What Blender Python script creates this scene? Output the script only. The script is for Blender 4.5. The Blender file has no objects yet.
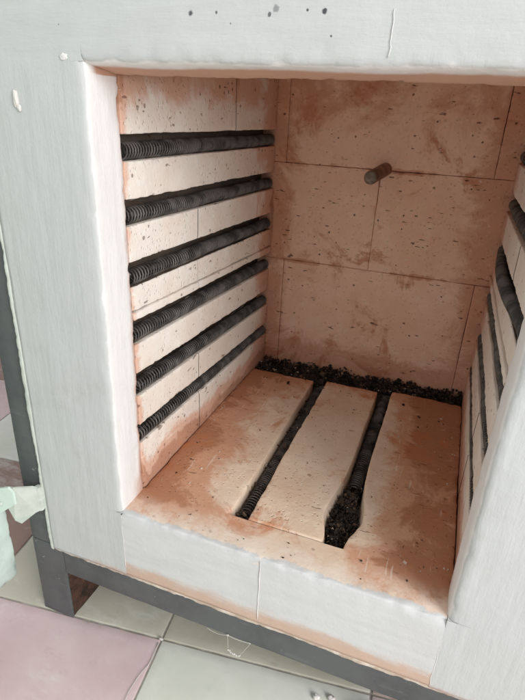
import bpy, math, random
from mathutils import Vector, Matrix, noise
C = bpy.context.scene.collection
rnd = random.Random(7)

# ------------------------------------------------------------------ helpers
class MB:
    """collects shapes, links them as ONE mesh object"""
    def __init__(self): self.v, self.f, self.mi, self.m = [], [], [], 0
    def block(self, lo, hi, r=.003, res=.006, amp=.0006, chip=.0015, seed=0, warp=None, fine=40, sharp='', aseed=None, open_=''):
        """rounded, slightly uneven, chipped block; sides named in sharp ('x-', 'y+', ...) keep a crisp unchipped edge"""
        ax = []; rl = []; rh = []; shl = []; shh = []
        for a, b, nm in zip(lo, hi, 'xyz'):
            rr = min(r, (b-a)*.45); sl = (nm+'-') in sharp; sh = (nm+'+') in sharp
            ra = rr*.03 if sl else rr; rb = rr*.03 if sh else rr
            ol = (nm+'-') in open_; oh = (nm+'+') in open_
            if ol: ra, sl = 0, True
            if oh: rb, sh = 0, True
            rl.append(ra); rh.append(rb); shl.append(sl); shh.append(sh)
            n = max(1, int(round((b-a-ra-rb)/res)))
            ax.append(([] if ol else [a, a+.35*ra]) + [a+ra+(b-a-ra-rb)*i/n for i in range(n+1)] + ([] if oh else [b-.35*rb, b]))
        nx, ny, nz = (len(q) for q in ax)
        ids = {}
        so = Vector((seed*3.17, seed*1.93, seed*2.71))
        ao = so if aseed is None else Vector((aseed*3.17, aseed*1.93, aseed*2.71))
        def vid(i, j, k):
            key = (i, j, k)
            if key in ids: return ids[key]
            p = Vector((ax[0][i], ax[1][j], ax[2][k]))
            q = Vector([min(max(p[a], lo[a]+rl[a]), hi[a]-rh[a]) for a in range(3)])
            d = p-q
            rr = [(rl[a] if d[a] < 0 else rh[a]) or 1. for a in range(3)]
            dn = Vector([d[a]/rr[a] for a in range(3)])
            L = dn.length
            n = dn/L if L > 1e-9 else Vector((0, 0, 1))
            p = q + Vector([n[a]*rr[a] for a in range(3)]) if L > 1e-9 else q
            ds = sorted(min(9 if shl[a] else p[a]-lo[a], 9 if shh[a] else hi[a]-p[a]) for a in range(3))
            e = math.exp(-(max(ds[1], 0)/(2.2*r+1e-6))**2)
            s = noise.noise(p*fine+ao)*.6 + noise.noise(p*fine*.25+ao)*1.0 + noise.noise(p*fine*3+ao)*.25
            p = p + n*s*amp
            c = noise.noise(p*70+ao)*.6+noise.noise(p*190+ao)*.5+noise.noise(p*18-ao)*.5
            p = p - n*max(0, c+.12)*chip*e
            if warp: p = warp(p)
            self.v.append(p); ids[key] = len(self.v)-1
            return ids[key]
        def quad(a, b, c, d): self.f.append((a, b, c, d)); self.mi.append(self.m)
        for i in range(nx-1):
            for j in range(ny-1):
                if 'z-' not in open_: quad(vid(i,j,0), vid(i,j+1,0), vid(i+1,j+1,0), vid(i+1,j,0))
                if 'z+' not in open_: quad(vid(i,j,nz-1), vid(i+1,j,nz-1), vid(i+1,j+1,nz-1), vid(i,j+1,nz-1))
        for i in range(nx-1):
            for k in range(nz-1):
                if 'y-' not in open_: quad(vid(i,0,k), vid(i+1,0,k), vid(i+1,0,k+1), vid(i,0,k+1))
                if 'y+' not in open_: quad(vid(i,ny-1,k), vid(i,ny-1,k+1), vid(i+1,ny-1,k+1), vid(i+1,ny-1,k))
        for j in range(ny-1):
            for k in range(nz-1):
                if 'x-' not in open_: quad(vid(0,j,k), vid(0,j,k+1), vid(0,j+1,k+1), vid(0,j+1,k))
                if 'x+' not in open_: quad(vid(nx-1,j,k), vid(nx-1,j+1,k), vid(nx-1,j+1,k+1), vid(nx-1,j,k+1))
        return self
    def tube(self, pts, rad, sides=6, cap=True):
        pts = [Vector(p) for p in pts]
        base = len(self.v)
        n = len(pts)
        up = None
        for i, p in enumerate(pts):
            t = (pts[min(i+1, n-1)]-pts[max(i-1, 0)]).normalized()
            if up is None: up = t.orthogonal().normalized()
            up = (up - t*up.dot(t)).normalized()
            b = t.cross(up)
            rr = rad[i] if isinstance(rad, (list, tuple)) else rad
            for s in range(sides):
                a = 2*math.pi*s/sides
                self.v.append(p + (up*math.cos(a)+b*math.sin(a))*rr)
        for i in range(n-1):
            for s in range(sides):
                s2 = (s+1) % sides
                self.f.append((base+i*sides+s, base+i*sides+s2, base+(i+1)*sides+s2, base+(i+1)*sides+s)); self.mi.append(self.m)
        if cap:
            self.f.append(tuple(base+s for s in reversed(range(sides)))); self.mi.append(self.m)
            self.f.append(tuple(base+(n-1)*sides+s for s in range(sides))); self.mi.append(self.m)
        return self
    def prism(self, poly, a, b):
        """poly: list of 3D points, extruded by vector from offset a to b"""
        base = len(self.v); n = len(poly)
        for o in (a, b):
            for p in poly: self.v.append(Vector(p)+Vector(o))
        self.f.append(tuple(base+i for i in reversed(range(n)))); self.mi.append(self.m)
        self.f.append(tuple(base+n+i for i in range(n))); self.mi.append(self.m)
        for i in range(n):
            j = (i+1) % n
            self.f.append((base+i, base+j, base+n+j, base+n+i)); self.mi.append(self.m)
        return self
    def lump(self, c, s, seed=0, n=8, rough=.35):
        base = len(self.v); c = Vector(c); so = Vector((seed*1.7, seed*.9, seed*2.3))
        R_, S_ = n, n*2
        for i in range(R_+1):
            th = math.pi*i/R_
            for j in range(S_):
                ph = 2*math.pi*j/S_
                d = Vector((math.sin(th)*math.cos(ph), math.sin(th)*math.sin(ph), math.cos(th)))
                k = 1+rough*noise.noise(d*1.6+so)
                self.v.append(c+Vector((d.x*s[0], d.y*s[1], d.z*s[2]))*k)
        for i in range(R_):
            for j in range(S_):
                j2 = (j+1) % S_
                self.f.append((base+i*S_+j, base+(i+1)*S_+j, base+(i+1)*S_+j2, base+i*S_+j2)); self.mi.append(self.m)
        return self
    def build(self, name, mats, parent=None, smooth=True):
        me = bpy.data.meshes.new(name)
        me.from_pydata([tuple(p) for p in self.v], [], self.f)
        if not isinstance(mats, (list, tuple)): mats = [mats]
        for m in mats: me.materials.append(m)
        me.polygons.foreach_set('material_index', self.mi)
        me.polygons.foreach_set('use_smooth', [smooth]*len(self.f))
        me.validate(); me.update()
        o = bpy.data.objects.new(name, me); C.objects.link(o)
        if parent:
            o.parent = parent
            o.location = -root_of(parent)
        return o

def root_of(p):
    t = Vector((0,0,0))
    while p: t += p.location; p = p.parent
    return t

def thing(name, label, cat, loc, group=None):
    o = bpy.data.objects.new(name, None); C.objects.link(o)
    o.location = loc; o['label'] = label; o['category'] = cat
    o.empty_display_size = .05
    if group: o['group'] = group
    return o
def tag(o, label, cat, group=None, kind=None):
    o['label'] = label; o['category'] = cat
    if group: o['group'] = group
    if kind: o['kind'] = kind
    return o

# ------------------------------------------------------------------ node helpers
class NT:
    def __init__(self, name):
        self.mat = bpy.data.materials.new(name); self.mat.use_nodes = True
        self.t = self.mat.node_tree; self.t.nodes.clear()
        self.out = self.n('ShaderNodeOutputMaterial'); self.b = self.n('ShaderNodeBsdfPrincipled')
        self.l(self.b.outputs[0], self.out.inputs[0])
        tc = self.n('ShaderNodeTexCoord'); self.co = tc.outputs['Object']
        sx = self.n('ShaderNodeSeparateXYZ'); self.l(self.co, sx.inputs[0])
        self.x, self.y, self.z = sx.outputs
    def n(self, k): return self.t.nodes.new(k)
    def l(self, a, b): self.t.links.new(a, b)
    def put(self, v, s):
        if hasattr(v, 'is_linked') or hasattr(v, 'links'): self.l(v, s)
        else: s.default_value = v
    def m(self, op, a, b=0., c=None, clamp=False):
        q = self.n('ShaderNodeMath'); q.operation = op; q.use_clamp = clamp
        self.put(a, q.inputs[0]); self.put(b, q.inputs[1])
        if c is not None: self.put(c, q.inputs[2])
        return q.outputs[0]
    def scale(self, s, rot=(0,0,0), loc=(0,0,0)):
        q = self.n('ShaderNodeMapping'); self.l(self.co, q.inputs[0])
        q.inputs['Scale'].default_value = s; q.inputs['Rotation'].default_value = rot; q.inputs['Location'].default_value = loc
        return q.outputs[0]
    def noise(self, sc, co=None, det=4, rough=.55, dist=0):
        q = self.n('ShaderNodeTexNoise'); self.l(co or self.co, q.inputs['Vector'])
        q.inputs['Scale'].default_value = sc; q.inputs['Detail'].default_value = det
        q.inputs['Roughness'].default_value = rough; q.inputs['Distortion'].default_value = dist
        return q.outputs['Fac']
    def voro(self, sc, co=None, rand=1):
        q = self.n('ShaderNodeTexVoronoi'); self.l(co or self.co, q.inputs['Vector'])
        q.inputs['Scale'].default_value = sc; q.inputs['Randomness'].default_value = rand
        return q.outputs['Distance'], q.outputs['Color']
    def ss(self, v, a, b, lo=0., hi=1.):
        q = self.n('ShaderNodeMapRange'); q.interpolation_type = 'SMOOTHSTEP'
        self.put(v, q.inputs[0])
        if a > b: a, b, lo, hi = b, a, hi, lo
        for i, w in zip((1,2,3,4), (a, b, lo, hi)): q.inputs[i].default_value = w
        return q.outputs[0]
    def mix(self, f, a, b):
        q = self.n('ShaderNodeMix'); q.data_type = 'RGBA'
        self.put(f, q.inputs[0])
        for v, s in ((a, q.inputs[6]), (b, q.inputs[7])):
            if isinstance(v, tuple): s.default_value = (*v, 1)
            else: self.l(v, s)
        return q.outputs[2]
    def bump(self, h, dist, strength=1., prev=None):
        q = self.n('ShaderNodeBump'); self.l(h, q.inputs['Height'])
        q.inputs['Distance'].default_value = dist; q.inputs['Strength'].default_value = strength
        if prev: self.l(prev, q.inputs['Normal'])
        return q.outputs[0]
    def done(self, col, rough=.8, normal=None, metal=0., spec=.3):
        if isinstance(col, tuple): self.b.inputs['Base Color'].default_value = (*col, 1)
        else: self.l(col, self.b.inputs['Base Color'])
        self.put(rough, self.b.inputs['Roughness'])
        self.b.inputs['Metallic'].default_value = metal
        self.b.inputs['Specular IOR Level'].default_value = spec
        if normal: self.l(normal, self.b.inputs['Normal'])
        return self.mat

def firebrick(name, base, deep, stain_col, zones, dash=(30, 110, 110), speck=1., pit=1., patch=.5, finish=None, joints=(), bk=.95):
    """insulating fire brick: mottled, marked with ragged iron flecks, patchy iron bleed given by zones(N)->mask,
    rust creeping out of the listed joints [(axis, value)]"""
    N = NT(name)
    n1 = N.noise(6, det=8, rough=.68); n2 = N.noise(30, det=6, rough=.7); n3 = N.noise(150, det=3, rough=.65)
    col = N.mix(N.ss(n1, .36, .64), base, deep)
    col = N.mix(N.ss(n2, .5, .68, 0, .45), col, tuple(min(.9, c*1.15) for c in base))
    z = zones(N)
    n4 = N.noise(11, N.scale((1,1,1), loc=(3,1,7)), det=9, rough=.74, dist=.6)
    for ax, val in joints:
        d = N.m('ABSOLUTE', N.m('SUBTRACT', {'x': N.x, 'y': N.y, 'z': N.z}[ax], val))
        z = N.m('MAXIMUM', z, N.m('MULTIPLY', N.ss(d, .010, .0, 0, .85), N.ss(n1, .40, .6)))
    ragged = N.m('ADD', z, N.m('MULTIPLY', N.m('SUBTRACT', n4, .5), 1.9))
    pres = N.ss(z, .0, .12)
    col = N.mix(N.m('MULTIPLY', pres, N.ss(ragged, .22, .58, 0, .62)), col, stain_col)
    col = N.mix(N.m('MULTIPLY', pres, N.ss(ragged, .72, .92, 0, .6)), col, tuple(c*.62 for c in stain_col))
    col = N.mix(N.m('MULTIPLY', N.ss(N.m('ADD', n4, N.m('MULTIPLY', n2, .25)), .68, .76), patch), col, stain_col)
    # iron flecks: dashes along two slants, gathered in clusters, and odd dots
    clus = N.m('MULTIPLY', N.m('SUBTRACT', n1, .5), .16)
    f1 = N.noise(1., N.scale(dash, rot=(.35, .35, .3)), det=2, rough=.5)
    f2 = N.noise(1., N.scale(tuple(q*1.7 for q in dash), rot=(-.5, -.45, -.4), loc=(9,4,2)), det=2, rough=.5)
    flecks = N.m('MAXIMUM', N.ss(N.m('ADD', f1, clus), .715, .765), N.ss(N.m('ADD', f2, clus), .70, .75))
    d, c = N.voro(70); q = N.n('ShaderNodeSeparateColor'); N.l(c, q.inputs[0])
    dd = N.m('ADD', d, N.m('MULTIPLY', N.m('SUBTRACT', n3, .5), .35))
    dots = N.m('MULTIPLY', N.ss(N.m('SUBTRACT', dd, N.m('MULTIPLY', q.outputs[1], .16)), .04, -.01), N.m('GREATER_THAN', q.outputs[0], .80))
    flecks = N.m('MAXIMUM', flecks, dots)
    col = N.mix(N.m('MULTIPLY', flecks, .82*speck), col, (.10, .034, .016))
    # paler rubbed scratches
    col = N.mix(N.ss(N.noise(1., N.scale((190, 16, 190), rot=(.2,.3,.45)), det=2), .67, .73, 0, .38), col, (.86,.78,.68))
    if finish: col = finish(N, col)
    h = N.m('ADD', N.m('MULTIPLY', n3, .7), N.m('MULTIPLY', n2, .5))
    h = N.m('SUBTRACT', h, N.m('MULTIPLY', flecks, .8*pit))
    pd, pc = N.voro(190); q = N.n('ShaderNodeSeparateColor'); N.l(pc, q.inputs[0])
    h = N.m('SUBTRACT', h, N.m('MULTIPLY', N.ss(pd, .34, .12, 0, .9*pit), N.m('GREATER_THAN', q.outputs[0], .62)))
    return N.done(col, .95, N.bump(h, .0010, bk), spec=.12)

# ------------------------------------------------------------------ materials
STAIN = (.55, .205, .088)
def z_floor(N):
    a = N.ss(N.x, .15, .0, 0, .95)
    b = N.ss(N.x, .255, .36, 0, .9)
    c = N.ss(N.y, .34, .47, 0, .45)
    d = N.ss(N.y, .085, .05, 0, .35)
    return N.m('ADD', N.m('MAXIMUM', a, b), N.m('MAXIMUM', c, d))
def z_sill(N):
    return N.m('MULTIPLY', z_floor(N), N.ss(N.y, .004, .052, .45, 1.))
def z_side(N):
    a = N.ss(N.z, .065, .0, 0, 1.0)
    b = N.ss(N.y, .38, .53, 0, .75)
    c = N.ss(N.y, .072, .05, 0, .6)
    t = N.ss(N.z, .44, .50, 0, .6)
    return N.m('ADD', N.m('MAXIMUM', N.m('MAXIMUM', a, b), t), c)
def z_back(N):
    a = N.ss(N.z, .10, .0, 0, .7)
    b = N.ss(N.x, .28, .41, 0, .7)
    c = N.ss(N.x, .08, .0, 0, .6)
    d = N.ss(N.z, .40, .52, .18, .5)
    return N.m('MAXIMUM', N.m('MAXIMUM', a, b), N.m('MAXIMUM', c, d))
def sill_paint(N, col):
    """white wash on the front, worn away raggedly along the top front edge"""
    n = N.noise(30, det=9, rough=.78)
    rag = N.m('ADD', N.y, N.m('MULTIPLY', N.m('SUBTRACT', n, .5), .036))
    k = N.ss(rag, .0085, .0050)
    chalk = N.m('MULTIPLY', N.ss(N.y, .050, .008, 0, .62), N.ss(n, .34, .56))
    col = N.mix(chalk, col, (.86,.77,.67))
    low = N.m('ADD', N.ss(N.z, -.062, -.104, 0, 1.0), N.m('MULTIPLY', N.m('SUBTRACT', N.noise(1., N.scale((14,30,50)), det=8, rough=.75), .5), 1.3))
    br = N.noise(1., N.scale((9, 60, 80)), det=5)
    white = N.mix(N.ss(br, .4, .65, 0, .5), (.61,.61,.60), (.545,.545,.535))
    white = N.mix(N.m('MULTIPLY', N.ss(N.z, -.03, -.07), N.ss(low, .28, .95, 0, .8)), white, (.55,.36,.25))
    return N.mix(k, col, white)
M_floor = firebrick('kiln_floor_brick', (.83,.665,.52), (.74,.545,.40), STAIN, z_floor, (24, 70, 70), .55, .8, .5, joints=(('x',.0),('x',.4)))
M_sill = firebrick('kiln_sill_brick', (.83,.665,.52), (.74,.545,.40), STAIN, z_sill, (26, 80, 80), .5, .2, .5, finish=sill_paint, bk=.5)
M_side = firebrick('kiln_side_brick', (.85,.785,.71), (.80,.70,.61), (.62,.27,.14), z_side, (90, 34, 90), .75, .8, .1, joints=(('z',.0),('y',.053)))
M_back = firebrick('kiln_back_brick', (.90,.635,.48), (.84,.55,.395), (.54,.215,.115), z_back, (36, 130, 130), .95, .8, .55, joints=(('z',.2105),('z',.3865),('z',.0),('x',.0)))
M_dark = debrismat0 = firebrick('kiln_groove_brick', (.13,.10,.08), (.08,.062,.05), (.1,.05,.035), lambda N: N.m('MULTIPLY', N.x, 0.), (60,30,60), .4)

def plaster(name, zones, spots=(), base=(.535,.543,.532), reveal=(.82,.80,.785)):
    """hand-brushed white wash over refractory"""
    N = NT(name)
    turn = N.ss(N.m('ADD', N.z, N.m('MULTIPLY', N.m('SUBTRACT', N.noise(12, det=3), .5), .05)), .488, .515)
    def brush(sv, sh, **k):
        q = N.n('ShaderNodeMix'); q.data_type = 'FLOAT'; N.l(turn, q.inputs[0])
        N.l(N.noise(1., N.scale(sv, **k), det=5, rough=.6), q.inputs[2]); N.l(N.noise(1., N.scale(sh, **k), det=5, rough=.6), q.inputs[3])
        return q.outputs[0]
    br = brush((70, 55, 9), (11, 60, 75))
    br2 = brush((34, 26, 2.2), (3, 28, 34), rot=(.0,.08,.03), loc=(2,3,1))
    big = N.noise(6, det=4)
    col = N.mix(N.ss(br, .42, .62, 0, .35), base, tuple(c*.93 for c in base))
    col = N.mix(N.ss(big, .5, .75, 0, .4), col, (.52,.525,.51))
    col = N.mix(N.ss(br2, .56, .72, 0, .3), col, (.66,.665,.66))
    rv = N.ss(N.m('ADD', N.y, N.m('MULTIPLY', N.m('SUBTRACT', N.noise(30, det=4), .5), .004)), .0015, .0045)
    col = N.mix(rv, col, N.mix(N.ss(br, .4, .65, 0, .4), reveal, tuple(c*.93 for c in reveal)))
    z = zones(N)
    rag = N.m('ADD', z, N.m('MULTIPLY', N.m('SUBTRACT', N.noise(17, det=6, rough=.7), .5), .9))
    rag = N.m('MULTIPLY', rag, N.ss(z, 0, .1))
    col = N.mix(N.ss(rag, .2, .9, 0, .85), col, (.54,.265,.155))
    # small dirt
    d, c = N.voro(26); q = N.n('ShaderNodeSeparateColor'); N.l(c, q.inputs[0])
    dd = N.m('ADD', d, N.m('MULTIPLY', N.m('SUBTRACT', N.noise(120, det=2), .5), .15))
    k = N.m('MULTIPLY', N.ss(dd, .06, .025), N.m('GREATER_THAN', q.outputs[0], .8))
    col = N.mix(N.m('MULTIPLY', k, .7), col, (.12,.10,.09))
    for (px, pz, r, dk) in spots:
        v = N.n('ShaderNodeVectorMath'); v.operation = 'DISTANCE'
        N.l(N.co, v.inputs[0]); v.inputs[1].default_value = (px, 0, pz)
        w = N.m('ADD', v.outputs['Value'], N.m('MULTIPLY', N.m('SUBTRACT', N.noise(260, det=2), .5), r*1.3))
        col = N.mix(N.ss(w, r*.8, r*.35, 0, dk), col, (.05,.05,.055))
    smudge = N.ss(N.noise(8, N.scale((1,1,1), loc=(6,2,5)), det=7, rough=.72), .56, .74, 0, .28)
    col = N.mix(smudge, col, (.34,.31,.27))
    h = N.m('ADD', N.m('MULTIPLY', br, 1.2), N.m('MULTIPLY', N.noise(160, det=4, rough=.7), .35))
    h = N.m('SUBTRACT', h, k)
    nm = N.bump(h, .0013, .8)
    return N.done(col, .72, nm, spec=.3)
def z_jamb(N):
    rv = N.m('MULTIPLY', N.ss(N.y, .036, .053, 0, .85), N.ss(N.z, .52, -.0, .55, 1.0))
    rv = N.m('MAXIMUM', rv, N.m('MULTIPLY', N.ss(N.y, .010, .05, 0, .7), N.ss(N.z, .06, 0.)))
    low = N.m('MULTIPLY', N.ss(N.z, -.088, -.112, 0, .6), N.ss(N.x, -.13, -.02))
    und = N.m('MULTIPLY', N.m('MULTIPLY', N.ss(N.y, .004, .034, 0, 1.3), N.ss(N.z, .52, .503)), N.ss(N.z, .490, .4925))
    return N.m('MAXIMUM', N.m('MAXIMUM', rv, low), und)
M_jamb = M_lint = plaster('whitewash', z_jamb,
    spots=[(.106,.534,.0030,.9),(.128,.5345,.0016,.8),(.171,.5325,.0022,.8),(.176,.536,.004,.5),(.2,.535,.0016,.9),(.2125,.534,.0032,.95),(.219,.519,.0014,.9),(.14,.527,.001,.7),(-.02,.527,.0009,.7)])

def steel(name, base, rough=.5):
    N = NT(name)
    n = N.noise(9, det=6, rough=.7); s = N.noise(1., N.scale((14, 60, 90)), det=4)
    col = N.mix(N.ss(n, .4, .7), base, tuple(c*.72 for c in base))
    col = N.mix(N.ss(s, .62, .72, 0, .3), col, tuple(min(1, c*1.8) for c in base))
    chips = N.ss(N.noise(55, det=6, rough=.78), .645, .68, 0, .75)
    col = N.mix(chips, col, (.38,.36,.33))
    rust = N.ss(N.noise(13, N.scale((1,1,1), loc=(5,2,9)), det=6, rough=.75), .64, .72, 0, .6)
    col = N.mix(rust, col, (.12,.055,.03))
    return N.done(col, N.ss(n, .3, .7, rough-.08, rough+.15), N.bump(N.noise(120, det=3), .0004, .5), spec=.45)
M_steel = steel('grey_enamel_steel', (.100,.105,.105))
M_case = steel('green_grey_steel', (.075,.095,.095))
M_green = steel('pale_green_steel', (.66,.77,.69), .45)
M_cream = steel('cream_painted_metal', (.58,.62,.55), .55)
def rusty():
    N = NT('rusted_steel'); n = N.noise(45, det=6, rough=.75)
    col = N.mix(N.ss(n, .35, .6), (.022,.014,.010), (.085,.04,.025)); col = N.mix(N.ss(n, .62, .7), col, (.42,.36,.3))
    return N.done(col, .85, N.bump(n, .002, .8))
M_rust = rusty()
def coilmat():
    N = NT('oxidised_resistance_wire'); n = N.noise(50, det=5)
    col = N.mix(N.ss(n, .38, .62), (.050,.045,.042), (.140,.125,.113))
    return N.done(col, .5, N.bump(N.noise(900, det=2), .0002, .5), metal=.2, spec=.45)
M_coil = coilmat()
def debrismat(name, a, b):
    N = NT(name); n = N.noise(35, det=5)
    return N.done(N.mix(N.ss(n, .4, .65), a, b), .9, N.bump(N.noise(300), .0008, .8))
M_deb = debrismat('charred_crumb', (.016,.013,.011), (.055,.042,.035))
M_debb = debrismat('brown_crumb', (.06,.04,.028), (.15,.095,.065))
M_debl = debrismat('pale_brick_crumb', (.45,.36,.28), (.62,.55,.48))
M_plaster_crumb = debrismat('plaster_crumb', (.68,.64,.6), (.78,.76,.74))
def tubemat():
    N = NT('ceramic_sheath'); n = N.noise(50, det=5)
    col = N.mix(N.ss(n, .35, .65), (.16,.085,.055), (.30,.165,.105))
    col = N.mix(N.ss(N.y, .4515, .4475, 0, .75), col, N.mix(N.ss(n,.4,.6), (.16,.15,.12), (.36,.34,.29)))
    return N.done(col, .6, N.bump(n, .001, .6), spec=.4)
M_tube = tubemat()
def thread(): return NT('pale_thread').done((.62,.6,.55), .8)
M_thread = thread()
M_mortar = debrismat('crumbly_mortar', (.46,.36,.28), (.68,.60,.52))

# ------------------------------------------------------------------ kiln
W, D0, DY, HF, BOT = .40, .052, .523, .500, -.106
kiln = thing('kiln', 'whitewashed electric kiln standing open with dark heating coils in its grooved brick walls', 'kiln', (.2, .3, -.25))

KZ = [(-.2,0),(0,0),(.07,.020),(.15,.026),(.22,.021),(.29,.013),(.36,.008),(.43,0),(.7,0)]
def kdrop(z):
    for (a, b), (c, d) in zip(KZ, KZ[1:]):
        if a <= z <= c: return b+(d-b)*(z-a)/(c-a)
    return 0
def sag(p):
    q = p.copy(); q.z -= kdrop(p.z)*max(0, (p.y-.05))/.45; return q

# grooves at the front (bottom, top)
G = [(.4150,.4405), (.3490,.3760), (.2805,.3090), (.210,.240), (.140,.171), (.071,.098)]
def side_wall(side, seed):
    b = MB()
    def place(p):
        q = sag(p)
        if side > 0: q.x = W - q.x
        return q
    edges = [.568] + [z for g in G for z in (g[1], g[0])] + [-.07]
    k = 0
    for i in range(0, len(edges), 2):
        z1, z0 = edges[i], edges[i+1]
        joints = [.0535, .340, DY-.001] if i == 0 else ([.0535, .2165, .521] if i < 12 else [.0535, .2185, DY-.001])
        for n_, (y0, y1) in enumerate(zip(joints, joints[1:])):
            sh = 'x-'; last = n_ == len(joints)-2
            op = ('' if n_ == 0 else 'y-')+('' if last else 'y+')
            if i == 6:      # this course has split along its length
                zc = z0+.0105
                b.block((-.06, y0+.0003, z0), (.0016, y1-.0003, zc-.0004), .0018, .006, .0006, .0018, seed+k, place, sharp=sh, open_=op, aseed=seed+i)
                b.block((-.06, y0+.0003, zc+.0004), (-.0006, y1-.0003, z1), .0018, .006, .0006, .0018, seed+k+40, place, sharp=sh, open_=op, aseed=seed+i+40)
            else:
                b.block((-.06, y0+.0003, z0), (.0005*((k*7) % 3-1), y1-.0003, z1), .0015, .005, .0006, .0020, seed+k, place, sharp=sh, open_=op, aseed=seed+i)
            k += 1
    for n, f in enumerate(b.f):     # groove insides coloured dark, recess shade painted into the brick
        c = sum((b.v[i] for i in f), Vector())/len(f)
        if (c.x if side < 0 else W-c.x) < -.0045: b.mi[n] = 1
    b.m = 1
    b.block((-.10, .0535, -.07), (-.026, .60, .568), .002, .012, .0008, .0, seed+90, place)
    if side > 0:
        b.f = [tuple(reversed(f)) for f in b.f]
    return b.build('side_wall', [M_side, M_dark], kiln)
side_wall(-1, 1); side_wall(1, 200)

# back wall: three courses of brick in one mesh
b = MB()
courses = [(-.07, .2105, [-.03, .028, .378, .43]), (.2105, .3865, [-.03, .1915, .43]), (.3865, .568, [-.03, .021, .371, .43])]
k = 300
for z0, z1, js in courses:
    for x0, x1 in zip(js, js[1:]):
        b.block((x0+.0003, DY+.0004*((k % 3)-1), z0+.0003), (x1-.0003, DY+.06, z1-.0003), .0009, .005, .0006, .0014, k, None, 25); k += 1
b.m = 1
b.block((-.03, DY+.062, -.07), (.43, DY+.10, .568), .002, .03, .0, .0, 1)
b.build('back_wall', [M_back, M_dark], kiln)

# floor slabs with the two element slots, the right slot eaten wider near the front
def bulge(y): return .0170*math.exp(-((y-.108)/(.027 if y < .108 else .056))**2)
def slab(x0, x1, y0, y1, wl=None, wr=None, seed=0, joined=True):
    def w(p):
        q = p.copy()
        if wr: q.x -= wr(p.y)*max(0, min(1, (p.x-(x1-.03))/.03))*min(1, max(.15,(q.z+.05)/.04))
        if wl: q.x += wl(p.y)*max(0, min(1, ((x0+.03)-p.x)/.03))*min(1, max(.15,(q.z+.05)/.04))
        return q
    return MB().block((x0, y0, -.050), (x1, y1, 0), .0018, .005, .0009, .0022, seed, w, 28, sharp='' if joined else 'y-', open_='y-' if joined else '', aseed=70).build('floor_slab', M_floor, kiln)
slab(.0008, .1270, .0525, .4520, None, None, 51)
slab(.1505, .2500, .0535, .4620, None, lambda y: bulge(y)*.65+.001, 52, False)
slab(.2735, .3992, .0525, .4750, lambda y: bulge(y)*.75, None, 53)
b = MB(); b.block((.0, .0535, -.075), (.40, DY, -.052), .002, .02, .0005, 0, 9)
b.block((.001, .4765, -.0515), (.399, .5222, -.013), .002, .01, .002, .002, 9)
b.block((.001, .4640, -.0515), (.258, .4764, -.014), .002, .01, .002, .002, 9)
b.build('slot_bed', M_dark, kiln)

# threshold under the opening, two blocks, brick tops showing
def sill(x0, x1, seed):
    return MB().block((x0, 0, BOT), (x1, .0525, 0), .0030, .0040, .0009, .0040, seed, None, 28, sharp='z-', open_='x-x+y+', aseed=70).build('sill_block', [M_sill], kiln)
# whitewash on the face, bare stained brick on top: one material driven by depth/height
sill(.0008, .1893, 61); sill(.1893, .3953, 62)
# short filler piece on top, between sill and slabs at the slot ends
# jambs
def torn(p):
    """the inner edges of the reveal are ragged where they meet the brickwork"""
    q = p.copy()
    if p.y > .036:
        t = min(1, (p.y-.036)/.014)
        q.y -= t*(.0006+.0026*noise.noise(Vector((3, p.z*38, 0)))+.0020*noise.noise(Vector((8, p.z*120, 0))))
    return q
jl = MB()
jl.block((-.121, 0, 0), (.0008, .0535, HF), .0050, .0045, .0009, .0020, 71, torn, 28, sharp='x-', open_='z-z+', aseed=70)
jl.block((-.121, 0, BOT-.002), (.0008, .0535, 0), .0050, .0045, .0009, 0, 71, None, 28, sharp='x-z-', open_='x+z+', aseed=70)
jl.block((-.012, .0012, -.0030), (.0004, .050, -.0006), .0004, .006, .0002, 0, 3)
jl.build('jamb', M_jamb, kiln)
jr = MB()
jr.block((.3953, 0, 0), (.530, .0535, HF), .0070, .0045, .0009, .0020, 72, torn, 28, sharp='x+', open_='z-z+', aseed=70)
jr.block((.3953, 0, BOT-.002), (.530, .0535, 0), .0050, .0045, .0009, 0, 72, None, 28, sharp='x+z-', open_='x-z+', aseed=70)
jr.block((.3957, .0012, -.0030), (.408, .050, -.0006), .0004, .006, .0002, 0, 3)
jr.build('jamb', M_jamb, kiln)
def lw(p):
    q = p.copy(); q.z -= (.0075*max(0, min(1, p.y/.05)) + .0016*noise.noise(Vector((p.x*9, 2, 3)))*min(1, max(0, p.y/.01))) * max(0, min(1, (.53-p.z)/.03)); return q
lt = MB()
lt.block((.0008, 0, HF), (.3953, .0515, .640), .0055, .0045, .0009, .0024, 73, lw, 28, sharp='z+', open_='x-x+', aseed=70)
lt.block((-.121, 0, HF), (.0008, .0515, .640), .0050, .0045, .0009, .0, 73, None, 28, sharp='x-z+', open_='z-x+', aseed=70)
lt.block((.3953, 0, HF), (.530, .0515, .640), .0050, .0045, .0009, .0, 73, None, 28, sharp='x+z+', open_='z-x-', aseed=70)
for x_, x2 in ((-.012, .0003), (.3958, .408)):
    lt.block((x_, .0010, HF+.0002), (x2, .050, HF+.014), .0004, .006, .0002, 0, 3)
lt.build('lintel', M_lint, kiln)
MB().block((-.05, .053, .5695), (.45, .62, .635), .003, .03, .0005, 0, 74).build('roof_slab', M_side, kiln)

# plaster lip down the outer edge of the face
MB().block((-.1262, -.0010, BOT-.004), (-.1203, .012, .640), .0022, .004, .0010, .0020, 75, None, 60, sharp='x+').build('edge_bead', M_cream, kiln)
# crumbly mortar bead along the bottom of the face
bd = MB(); bd.block((-.1205, .0004, -.1116), (.530, .020, -.1064), .0014, .004, .0013, .0022, 76, None, 90)
bd.build('mortar_bead', M_mortar, kiln)
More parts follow.
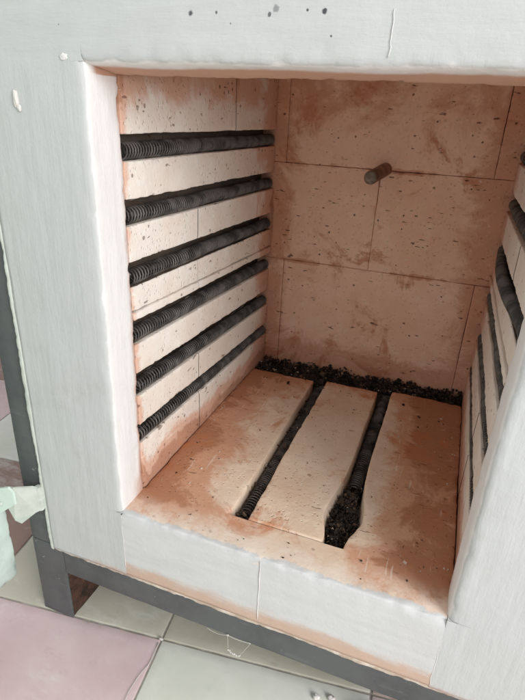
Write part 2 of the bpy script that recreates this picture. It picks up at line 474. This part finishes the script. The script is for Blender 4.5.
# chips of plaster standing off the face
for c_, s_, sd in (((-.0765, -.0005, .4675), (.0028, .0024, .0072), 3), ((-.0745, -.0005, .4600), (.0025,.0014,.0030), 5), ((-.018, .0002, .503), (.0045, .0016, .0026), 8)):
    MB().lump(c_, s_, sd, 10, .5).build('plaster_chip', M_plaster_crumb, kiln)
# hairline strings of plaster at the sill joints
def seam(x, z0, z1, seed, r=.0005):
    pts = [(x+noise.noise(Vector((seed, i*.4, 0)))*.0014, -.0004, z0+(z1-z0)*i/14) for i in range(15)]
    MB().tube(pts, [r*(.7+.6*abs(noise.noise(Vector((seed, i*.9, 2))))) for i in range(15)], 5).build('joint_seam', M_plaster_crumb, kiln)
seam(.0008, -.003, -.094, 1); seam(.1893, -.004, -.100, 2, .0007); seam(.3952, -.030, -.104, 3); seam(.262, .535, .506, 4, .0004)

# casing
cs = MB()
cs.block((-.166, .0095, BOT-.006), (-.163, .66, .645), .0008, .08, .0, 0, 1)
cs.block((.531+.04, .0095, BOT-.006), (.531+.043, .66, .645), .0008, .08, .0, 0, 1)
cs.block((-.163, .657, BOT-.006), (.571, .66, .645), .0008, .08, .0, 0, 1)
cs.block((-.163, .0095, .642), (.571, .657, .645), .0008, .08, .0, 0, 1)
cs.block((-.163, .0095, BOT-.0095), (.571, .657, BOT-.0065), .0008, .08, .0, 0, 1)
cs.build('casing', M_case, kiln)
# angle-iron frame round the front
fr = MB()
fr.block((-.1615, .0040, -.1065), (-.1270, .0085, .645), .0015, .02, .0003, .0004, 2)
fr.block((.5315, .0040, -.1065), (.571, .0085, .645), .0015, .02, .0003, .0004, 3)
fr.block((-.1072, .0022, -.1530), (.571, .0066, -.1120), .0016, .012, .0004, .0006, 4)
fr.block((-.1610, .0062, -.1200), (.571, .0450, -.1165), .0012, .03, .0003, .0004, 5)
fr.block((-.1610, .0020, .6405), (.571, .0060, .675), .0016, .02, .0003, .0004, 6)
fr.build('steel_frame', M_steel, kiln)
def leg(x0, x1, y0, d, xs):
    l = MB(); l.block((x0, y0, -.2495), (x1, y0+.0042, -.1070), .0012, .006, .0004, .0008, 7)
    l.m = 1; l.block((xs, y0+.0044, -.2490), (xs+.0035, y0+d, -.1215), .0010, .006, .0006, .0008, 8)
    return l.build('leg', [M_steel, M_rust], kiln)
leg(-.1612, -.1076, .0036, .085, -.1115); leg(.5190, .571, .0062, .050, .519)
leg(-.1600, -.1075, .612, .045, -.160); leg(.5190, .571, .612, .045, .567)

# ---- heating coils
def helix(length, R, pitch, wire, seed, tail=True, sides=6, per=12):
    r = random.Random(seed); pts = []
    y = 0; a = r.random()*6.28
    while y < length:
        loc = 1+.35*noise.noise(Vector((seed*4.1, y*26, 0)))+.12*noise.noise(Vector((seed*2.1, y*150, 3)))
        st = pitch*loc*(1+.35*math.exp(-(y/.07)**2))/per
        y += st; a += 2*math.pi/per
        cx = .0016*noise.noise(Vector((seed, y*12, 1))); cz = .0014*noise.noise(Vector((seed+9, y*10, 2)))
        rr = R*(1+.04*noise.noise(Vector((seed+3, y*60, 5))))
        pts.append((cx+rr*math.cos(a), y, cz+rr*math.sin(a)))
    return MB().tube(pts, wire, sides)
protos = []
RC = .0084
for s in range(3):
    o = helix(.4595, RC, .0046, .00112, s+1).build('heating_coil', M_coil, kiln); protos.append(o)
used = set()
def put_coil(i, loc, rx, rz=0, ry=0):
    o = protos[i % 3]
    if i % 3 in used:
        o = o.copy(); C.objects.link(o); o.parent = kiln
    used.add(i % 3)
    o.location = Vector(loc)-kiln.location; o.rotation_mode = 'YXZ'; o.rotation_euler = (rx, ry, rz)
    return o
for i, (z0, z1) in enumerate(G):
    zc = z0 + RC + .0006
    rx = -math.atan2(kdrop(zc), .45)
    put_coil(i, (-.0088, .0560, zc), rx, 0, i*.7)
for i, (z0, z1) in enumerate(G):
    if i == 2: continue
    zc = z0 + RC + .0006
    rx = -math.atan2(kdrop(zc), .45)
    put_coil(i+1, (W+.0102, .0560, zc), rx, 0, i*.9+.4)
# one coil on the right sags out of its groove
def sagging():
    h = helix(.4600, .0078, .0042, .00105, 21)
    z0 = G[2][0]+RC+.002
    for i, p in enumerate(h.v):
        t = max(0, min(1, p.y/.46))
        out = .010*math.sin(math.pi*min(1, max(0, (t-.12)/.88)))**1.0
        h.v[i] = Vector((W+.0096-out+p.x, .056+p.y, z0+p.z-kdrop(z0)*t-out*.3))
    return h.build('heating_coil', M_coil, kiln)
sagging()
# floor elements
for x, s, R_ in ((.1390, 31, .0088), (.2620, 32, .0088)):
    h = helix(.4150 if x < .2 else .285, R_, .0042, .00112, s)
    y_ = .058 if x < .2 else .186
    h.v = [Vector((x+p.x, y_+p.y, -.0215+p.z)) for p in h.v]
    h.build('heating_coil', M_coil, kiln)
# element tail bent across the end of one groove
# ---- thermocouple sheath
tp = [Vector((.2005,.535,.3895))+(Vector((.1870,.4530,.3800))-Vector((.2005,.535,.3895)))*t for t in [i/12 for i in range(13)]]
tb = MB(); tb.tube(tp + [tp[-1]+(tp[-1]-tp[-2]).normalized()*.004, tp[-1]+(tp[-1]-tp[-2]).normalized()*.0065],
    [.0108+.0006*noise.noise(Vector((i*.7,0,0))) for i in range(13)]+[.0100,.0045], 20)
tb.build('thermocouple_tube', M_tube, kiln)

# ---- door, swung right back, only its lower corner in view
dr = MB()
dr.block((-.222, -.600, -.168), (-.1800, -.014, .66), .0022, .006, .0007, .0050, 81)
door = dr.build('door', M_green, kiln)
pl = MB(); pl.block((-.1850, -.560, -.05), (-.115, -.165, .53), .006, .02, .0015, .003, 82)
pl.build('refractory_plug', M_jamb, door)
hg = MB()
hg.prism([(-.186,-.0300,-.004),(-.150,-.0300,.012),(-.143,-.0295,.006),(-.143,-.0295,-.014),(-.186,-.0300,-.050)], (0,0,0), (0,.003,0))
hg.m = 1
hg.prism([(-.160,-.0262,-.030),(-.152,-.0262,-.047),(-.141,-.0262,-.048),(-.128,-.0120,-.036),(-.1215,-.0030,-.034),(-.1215,-.0030,-.002),(-.130,-.0120,.006),(-.145,-.0262,.010),(-.160,-.0262,.006)], (0,0,0), (0,.003,0))
hg.tube([(-.1265, -.0035, -.036), (-.1265, -.0035, .002)], .0042, 12)
hg.lump((-.167, -.0308, -.020), (.0032,.0022,.0032), 2, 8, .05)
hg.build('hinge', [M_green, M_cream], door, False)

# ------------------------------------------------------------------ loose bits
def shard(m, c, s, r):
    ax = Vector((r.uniform(-1,1), r.uniform(-1,1), r.uniform(-1,1))).normalized()
    rot = Matrix.Rotation(r.uniform(0, 6.28), 3, ax)
    base = len(m.v)
    d = (s*r.uniform(.5,1.3), s*r.uniform(.4,1), s*r.uniform(.2,.6))
    for sx in (-1,1):
        for sy in (-1,1):
            for sz in (-1,1):
                m.v.append(Vector(c)+rot @ Vector((sx*d[0]*r.uniform(.5,1), sy*d[1]*r.uniform(.5,1), sz*d[2]*r.uniform(.5,1))))
    for f in ((0,1,3,2),(4,6,7,5),(0,4,5,1),(2,3,7,6),(0,2,6,4),(1,5,7,3)):
        m.f.append(tuple(base+i for i in f)); m.mi.append(m.m)
r = random.Random(5)
db = MB()
def heap(x, y): return .5+.9*noise.noise(Vector((x*22, y*22, 4)))+.5*noise.noise(Vector((x*60, y*60, 1)))
def size(): return min(.0075, .0011*math.exp(abs(r.gauss(0, .75))))
for i in range(3600):
    x = r.uniform(.003, .398)
    front = .453 if x < .139 else (.463 if x < .26 else .476)
    y = r.uniform(front, .521)
    q = r.random(); db.m = 1 if q < .045 else (2 if q < .20 else 0)
    sz = size()
    shard(db, (x, y, -.014+.013*r.random()*max(.2, min(1.2, heap(x, y)+.35)) + .006*max(0, (y-.49)/.03)), sz*(.7 if db.m == 1 else 1), r)
for i in range(3000):
    x = r.choice((.139, .262)) + r.gauss(0, .0065); y = r.uniform(.058, .465)
    if not ((.129 < x < .1485) or (.252 < x < .2715)): continue
    q = r.random(); db.m = 1 if q < .02 else (2 if q < .2 else 0)
    shard(db, (x, y, -.034+.0245*r.random()*max(.15, min(1.1, heap(x, y)+.35))), size()*.8, r)
for i in range(3600):       # the eaten-out hollow packed with char
    y = r.gauss(.115, .04); x = .262+r.uniform(-.019,.021)
    if not .057 < y < .205: continue
    hw = .009+bulge(y)*.66
    if abs(x-.262) > hw: continue
    q = r.random(); db.m = 1 if q < .015 else (2 if q < .28 else 0)
    shard(db, (x, y, -.040+.028*r.random()), size()*.75, r)
tag(db.build('debris', [M_deb, M_debl, M_debb], None, False), 'black charred crumbs and flakes filling the rear trench and floor slots', 'debris', kind='stuff')
gr = MB()
for i in range(330):
    x, y = r.uniform(.006, .394), r.uniform(.008, .47)
    if .126 < x < .152 or .236 < x < .284: continue
    gr.m = 0 if r.random() < .4 else 1
    shard(gr, (x, y, .0006), r.choice((.0005,.0007,.001,.0014)), r)
for (x, y, s) in ((.345,.06,.004),(.33,.40,.0028),(.300,.43,.003),(.366,.41,.002),(.07,.40,.002),(.085,.42,.003)):
    gr.m = 0 if s > .0021 and y > .2 else 1; shard(gr, (x, y, .001), s, r)
tag(gr.build('grit', [M_deb, M_debl], None, False), 'fine dark and pale grit scattered over the kiln floor slabs', 'grit', kind='stuff')

# ------------------------------------------------------------------ floor tiles and wall
def tilemat(name, a, b, rough=.42):
    N = NT(name); n = N.noise(7, det=6, rough=.65); n2 = N.noise(40, det=4)
    col = N.mix(N.ss(n, .35, .68), a, b)
    col = N.mix(N.ss(n2, .6, .75, 0, .25), col, tuple(c*.7 for c in a))
    dirt = N.ss(N.noise(16, N.scale((1,2.2,1), rot=(0,0,.6), loc=(4,4,0)), det=6, rough=.75), .60, .74, 0, .35)
    col = N.mix(dirt, col, (.34,.21,.15))
    col = N.mix(N.ss(N.noise(5, N.scale((1,2.5,1), rot=(0,0,1.), loc=(1,7,0)), det=9, rough=.75), .53, .68, 0, .45), col, (.80,.77,.73))
    return N.done(col, N.ss(n, .3, .7, rough-.1, rough+.2), N.bump(N.noise(25, det=3), .0012, .4), spec=.4)
T_pink = tilemat('pink_tile', (.66,.49,.49), (.74,.58,.57))
T_green = tilemat('pale_green_tile', (.70,.70,.61), (.79,.78,.70))
T_beige = tilemat('beige_tile', (.47,.45,.36), (.56,.53,.43))
T_rose = tilemat('dusty_rose_tile', (.30,.19,.16), (.36,.24,.2))
T_grout = debrismat('tile_grout', (.34,.31,.27), (.50,.47,.42))
th = math.radians(7.2); ts = .307
fl = MB()
cells = {(-1,-1):0, (0,-1):1, (-1,0):2, (0,0):2, (-2,0):3, (-2,1):1, (-3,0):1, (-3,1):0, (-2,-1):1, (1,-1):0}
def spin(p):
    return Vector((.034+p.x*math.cos(th)-p.y*math.sin(th), .026+p.x*math.sin(th)+p.y*math.cos(th), p.z))
for i in range(-8, 8):
    for j in range(-8, 6):
        fl.m = cells.get((i, j), (i*7+j*3+abs(i*j)) % 4)
        near = -2 <= i <= 1 and -2 <= j <= 1
        fl.block((i*ts+.0014, j*ts+.0014, -.262), ((i+1)*ts-.0014, (j+1)*ts-.0014, -.250), .0016, .012 if near else .15, .0003, .0009 if near else 0, i*13+j, spin, 14)
fl.m = 4
fl.block((-8*ts, -8*ts, -.275), (8*ts, 6*ts, -.2522), .001, .2, 0, 0, 1, spin)
flo = fl.build('floor', [T_pink, T_green, T_beige, T_rose, T_grout]); flo['kind'] = 'structure'
def wallmat():
    N = NT('grey_wall_paint'); n = N.noise(4, det=5)
    return N.done(N.mix(n, (.30,.31,.29), (.40,.40,.37)), .9, N.bump(N.noise(80), .001, .5))
wl = MB(); wl.block((-2.4, 1.60, -.26), (2.4, 1.70, 1.9), .004, .2, .0, 0, 1)
wo = wl.build('wall', wallmat()); tag(wo, 'plain grey wall far behind the kiln', 'wall')

# thread and cobweb
t = MB()
pts = [(.0325+.0035*math.sin(i*.55)+.0005*i, .018-.0085*i, -.2490+.0012*abs(math.sin(i*.8))) for i in range(12)]
t.tube(pts, .0006, 5); t.lump((.034,.024,-.2475), (.0035,.0025,.002), 4, 6, .5)
tag(t.build('thread', M_thread), 'thin pale thread lying across the pink tile in front of the kiln leg', 'thread')
c = MB()
A = Vector((.150, .0012, -.151)); Bp = Vector((.182, .0012, -.150)); Cc = Vector((.150, .004, -.182)); Dp = Vector((.166,.004,-.186))
def strand(p, q, dip, r=.00028):
    c.tube([p+(q-p)*(i/10)+Vector((0,0,-dip*4*(i/10)*(1-i/10))) for i in range(11)], r, 4)
strand(A, Bp, .002, .0004); strand(A, Cc, 0); strand(Bp, Dp, .001); strand(Cc, Dp, .004, .0007)
strand(Vector((.12,.0012,-.152)), A, .004)
for i in range(9):
    q = Cc+(Dp-Cc)*(i/8); c.lump(q+Vector((r.uniform(-.001,.001),0,-.003*math.sin(i/8*3.1)+r.uniform(-.0012,.0012))), (.0014,.0012,.0012), i, 5, .6)
c.lump(A, (.0022,.001,.0012), 3, 5, .5)
tag(c.build('cobweb', M_thread), 'dusty cobweb strands hanging under the steel beam of the kiln', 'cobweb')
lm = MB(); lm.lump((.345, .028, -.243), (.026,.014,.010), 6, 12, .35)
tag(lm.build('lump', M_deb), 'dark rounded lump lying on the tile under the kiln beam', 'lump')
cr = MB()
for (x, y) in ((.29,.035),(.315,.03),(.27,.03)):
    cr.lump((x, y, -.247), (.005,.004,.004), x*90, 6, .6)
tag(cr.build('plaster_crumb', M_plaster_crumb), 'white plaster crumbs on the floor beside the dark lump', 'crumbs', kind='stuff')

# ------------------------------------------------------------------ camera, light, world
cam_d = bpy.data.cameras.new('camera'); cam = bpy.data.objects.new('camera', cam_d); C.objects.link(cam)
ya, pi_, ro = CAMROT = (.3401, -.4291, -.05)
Rm = Matrix.Rotation(ya, 3, 'Z') @ Matrix.Rotation(pi_, 3, 'X') @ Matrix.Rotation(ro, 3, 'Y')
right, fwd, up = Rm.col[0], Rm.col[1], Rm.col[2]
m = Matrix.Identity(4)
for i in range(3):
    m[i][0], m[i][1], m[i][2] = right[i], up[i], -fwd[i]
m.translation = Vector((.32797, -.42183, .46725))
cam.matrix_world = m
cam_d.sensor_fit = 'HORIZONTAL'; cam_d.sensor_width = 36; cam_d.lens = 519.6/525*36
cam_d.clip_start = .01; cam_d.clip_end = 100
bpy.context.scene.camera = cam

w = bpy.data.worlds.new('World'); bpy.context.scene.world = w; w.use_nodes = True
bg = w.node_tree.nodes['Background']; bg.inputs[0].default_value = (.95,.98,1.0,1); bg.inputs[1].default_value = .80
def area(name, loc, target, sx, sy, power, col):
    d = bpy.data.lights.new(name, 'AREA'); d.shape = 'RECTANGLE'; d.size = sx; d.size_y = sy; d.energy = power; d.color = col
    o = bpy.data.objects.new(name, d); C.objects.link(o); o.location = loc
    o.rotation_euler = (Vector(target)-Vector(loc)).to_track_quat('-Z', 'Y').to_euler()
area('window_light', (1.95, -1.15, 1.0), (.2, .1, .15), 1.1, 1.3, 52, (.97, .985, 1.0))
vs = bpy.context.scene.view_settings
vs.view_transform = 'Standard'; vs.look = 'None'; vs.exposure = 0; vs.gamma = 1

cy = bpy.context.scene.cycles
cy.max_bounces = 7; cy.diffuse_bounces = 6; cy.glossy_bounces = 2
cy.use_adaptive_sampling = True; cy.adaptive_threshold = .02
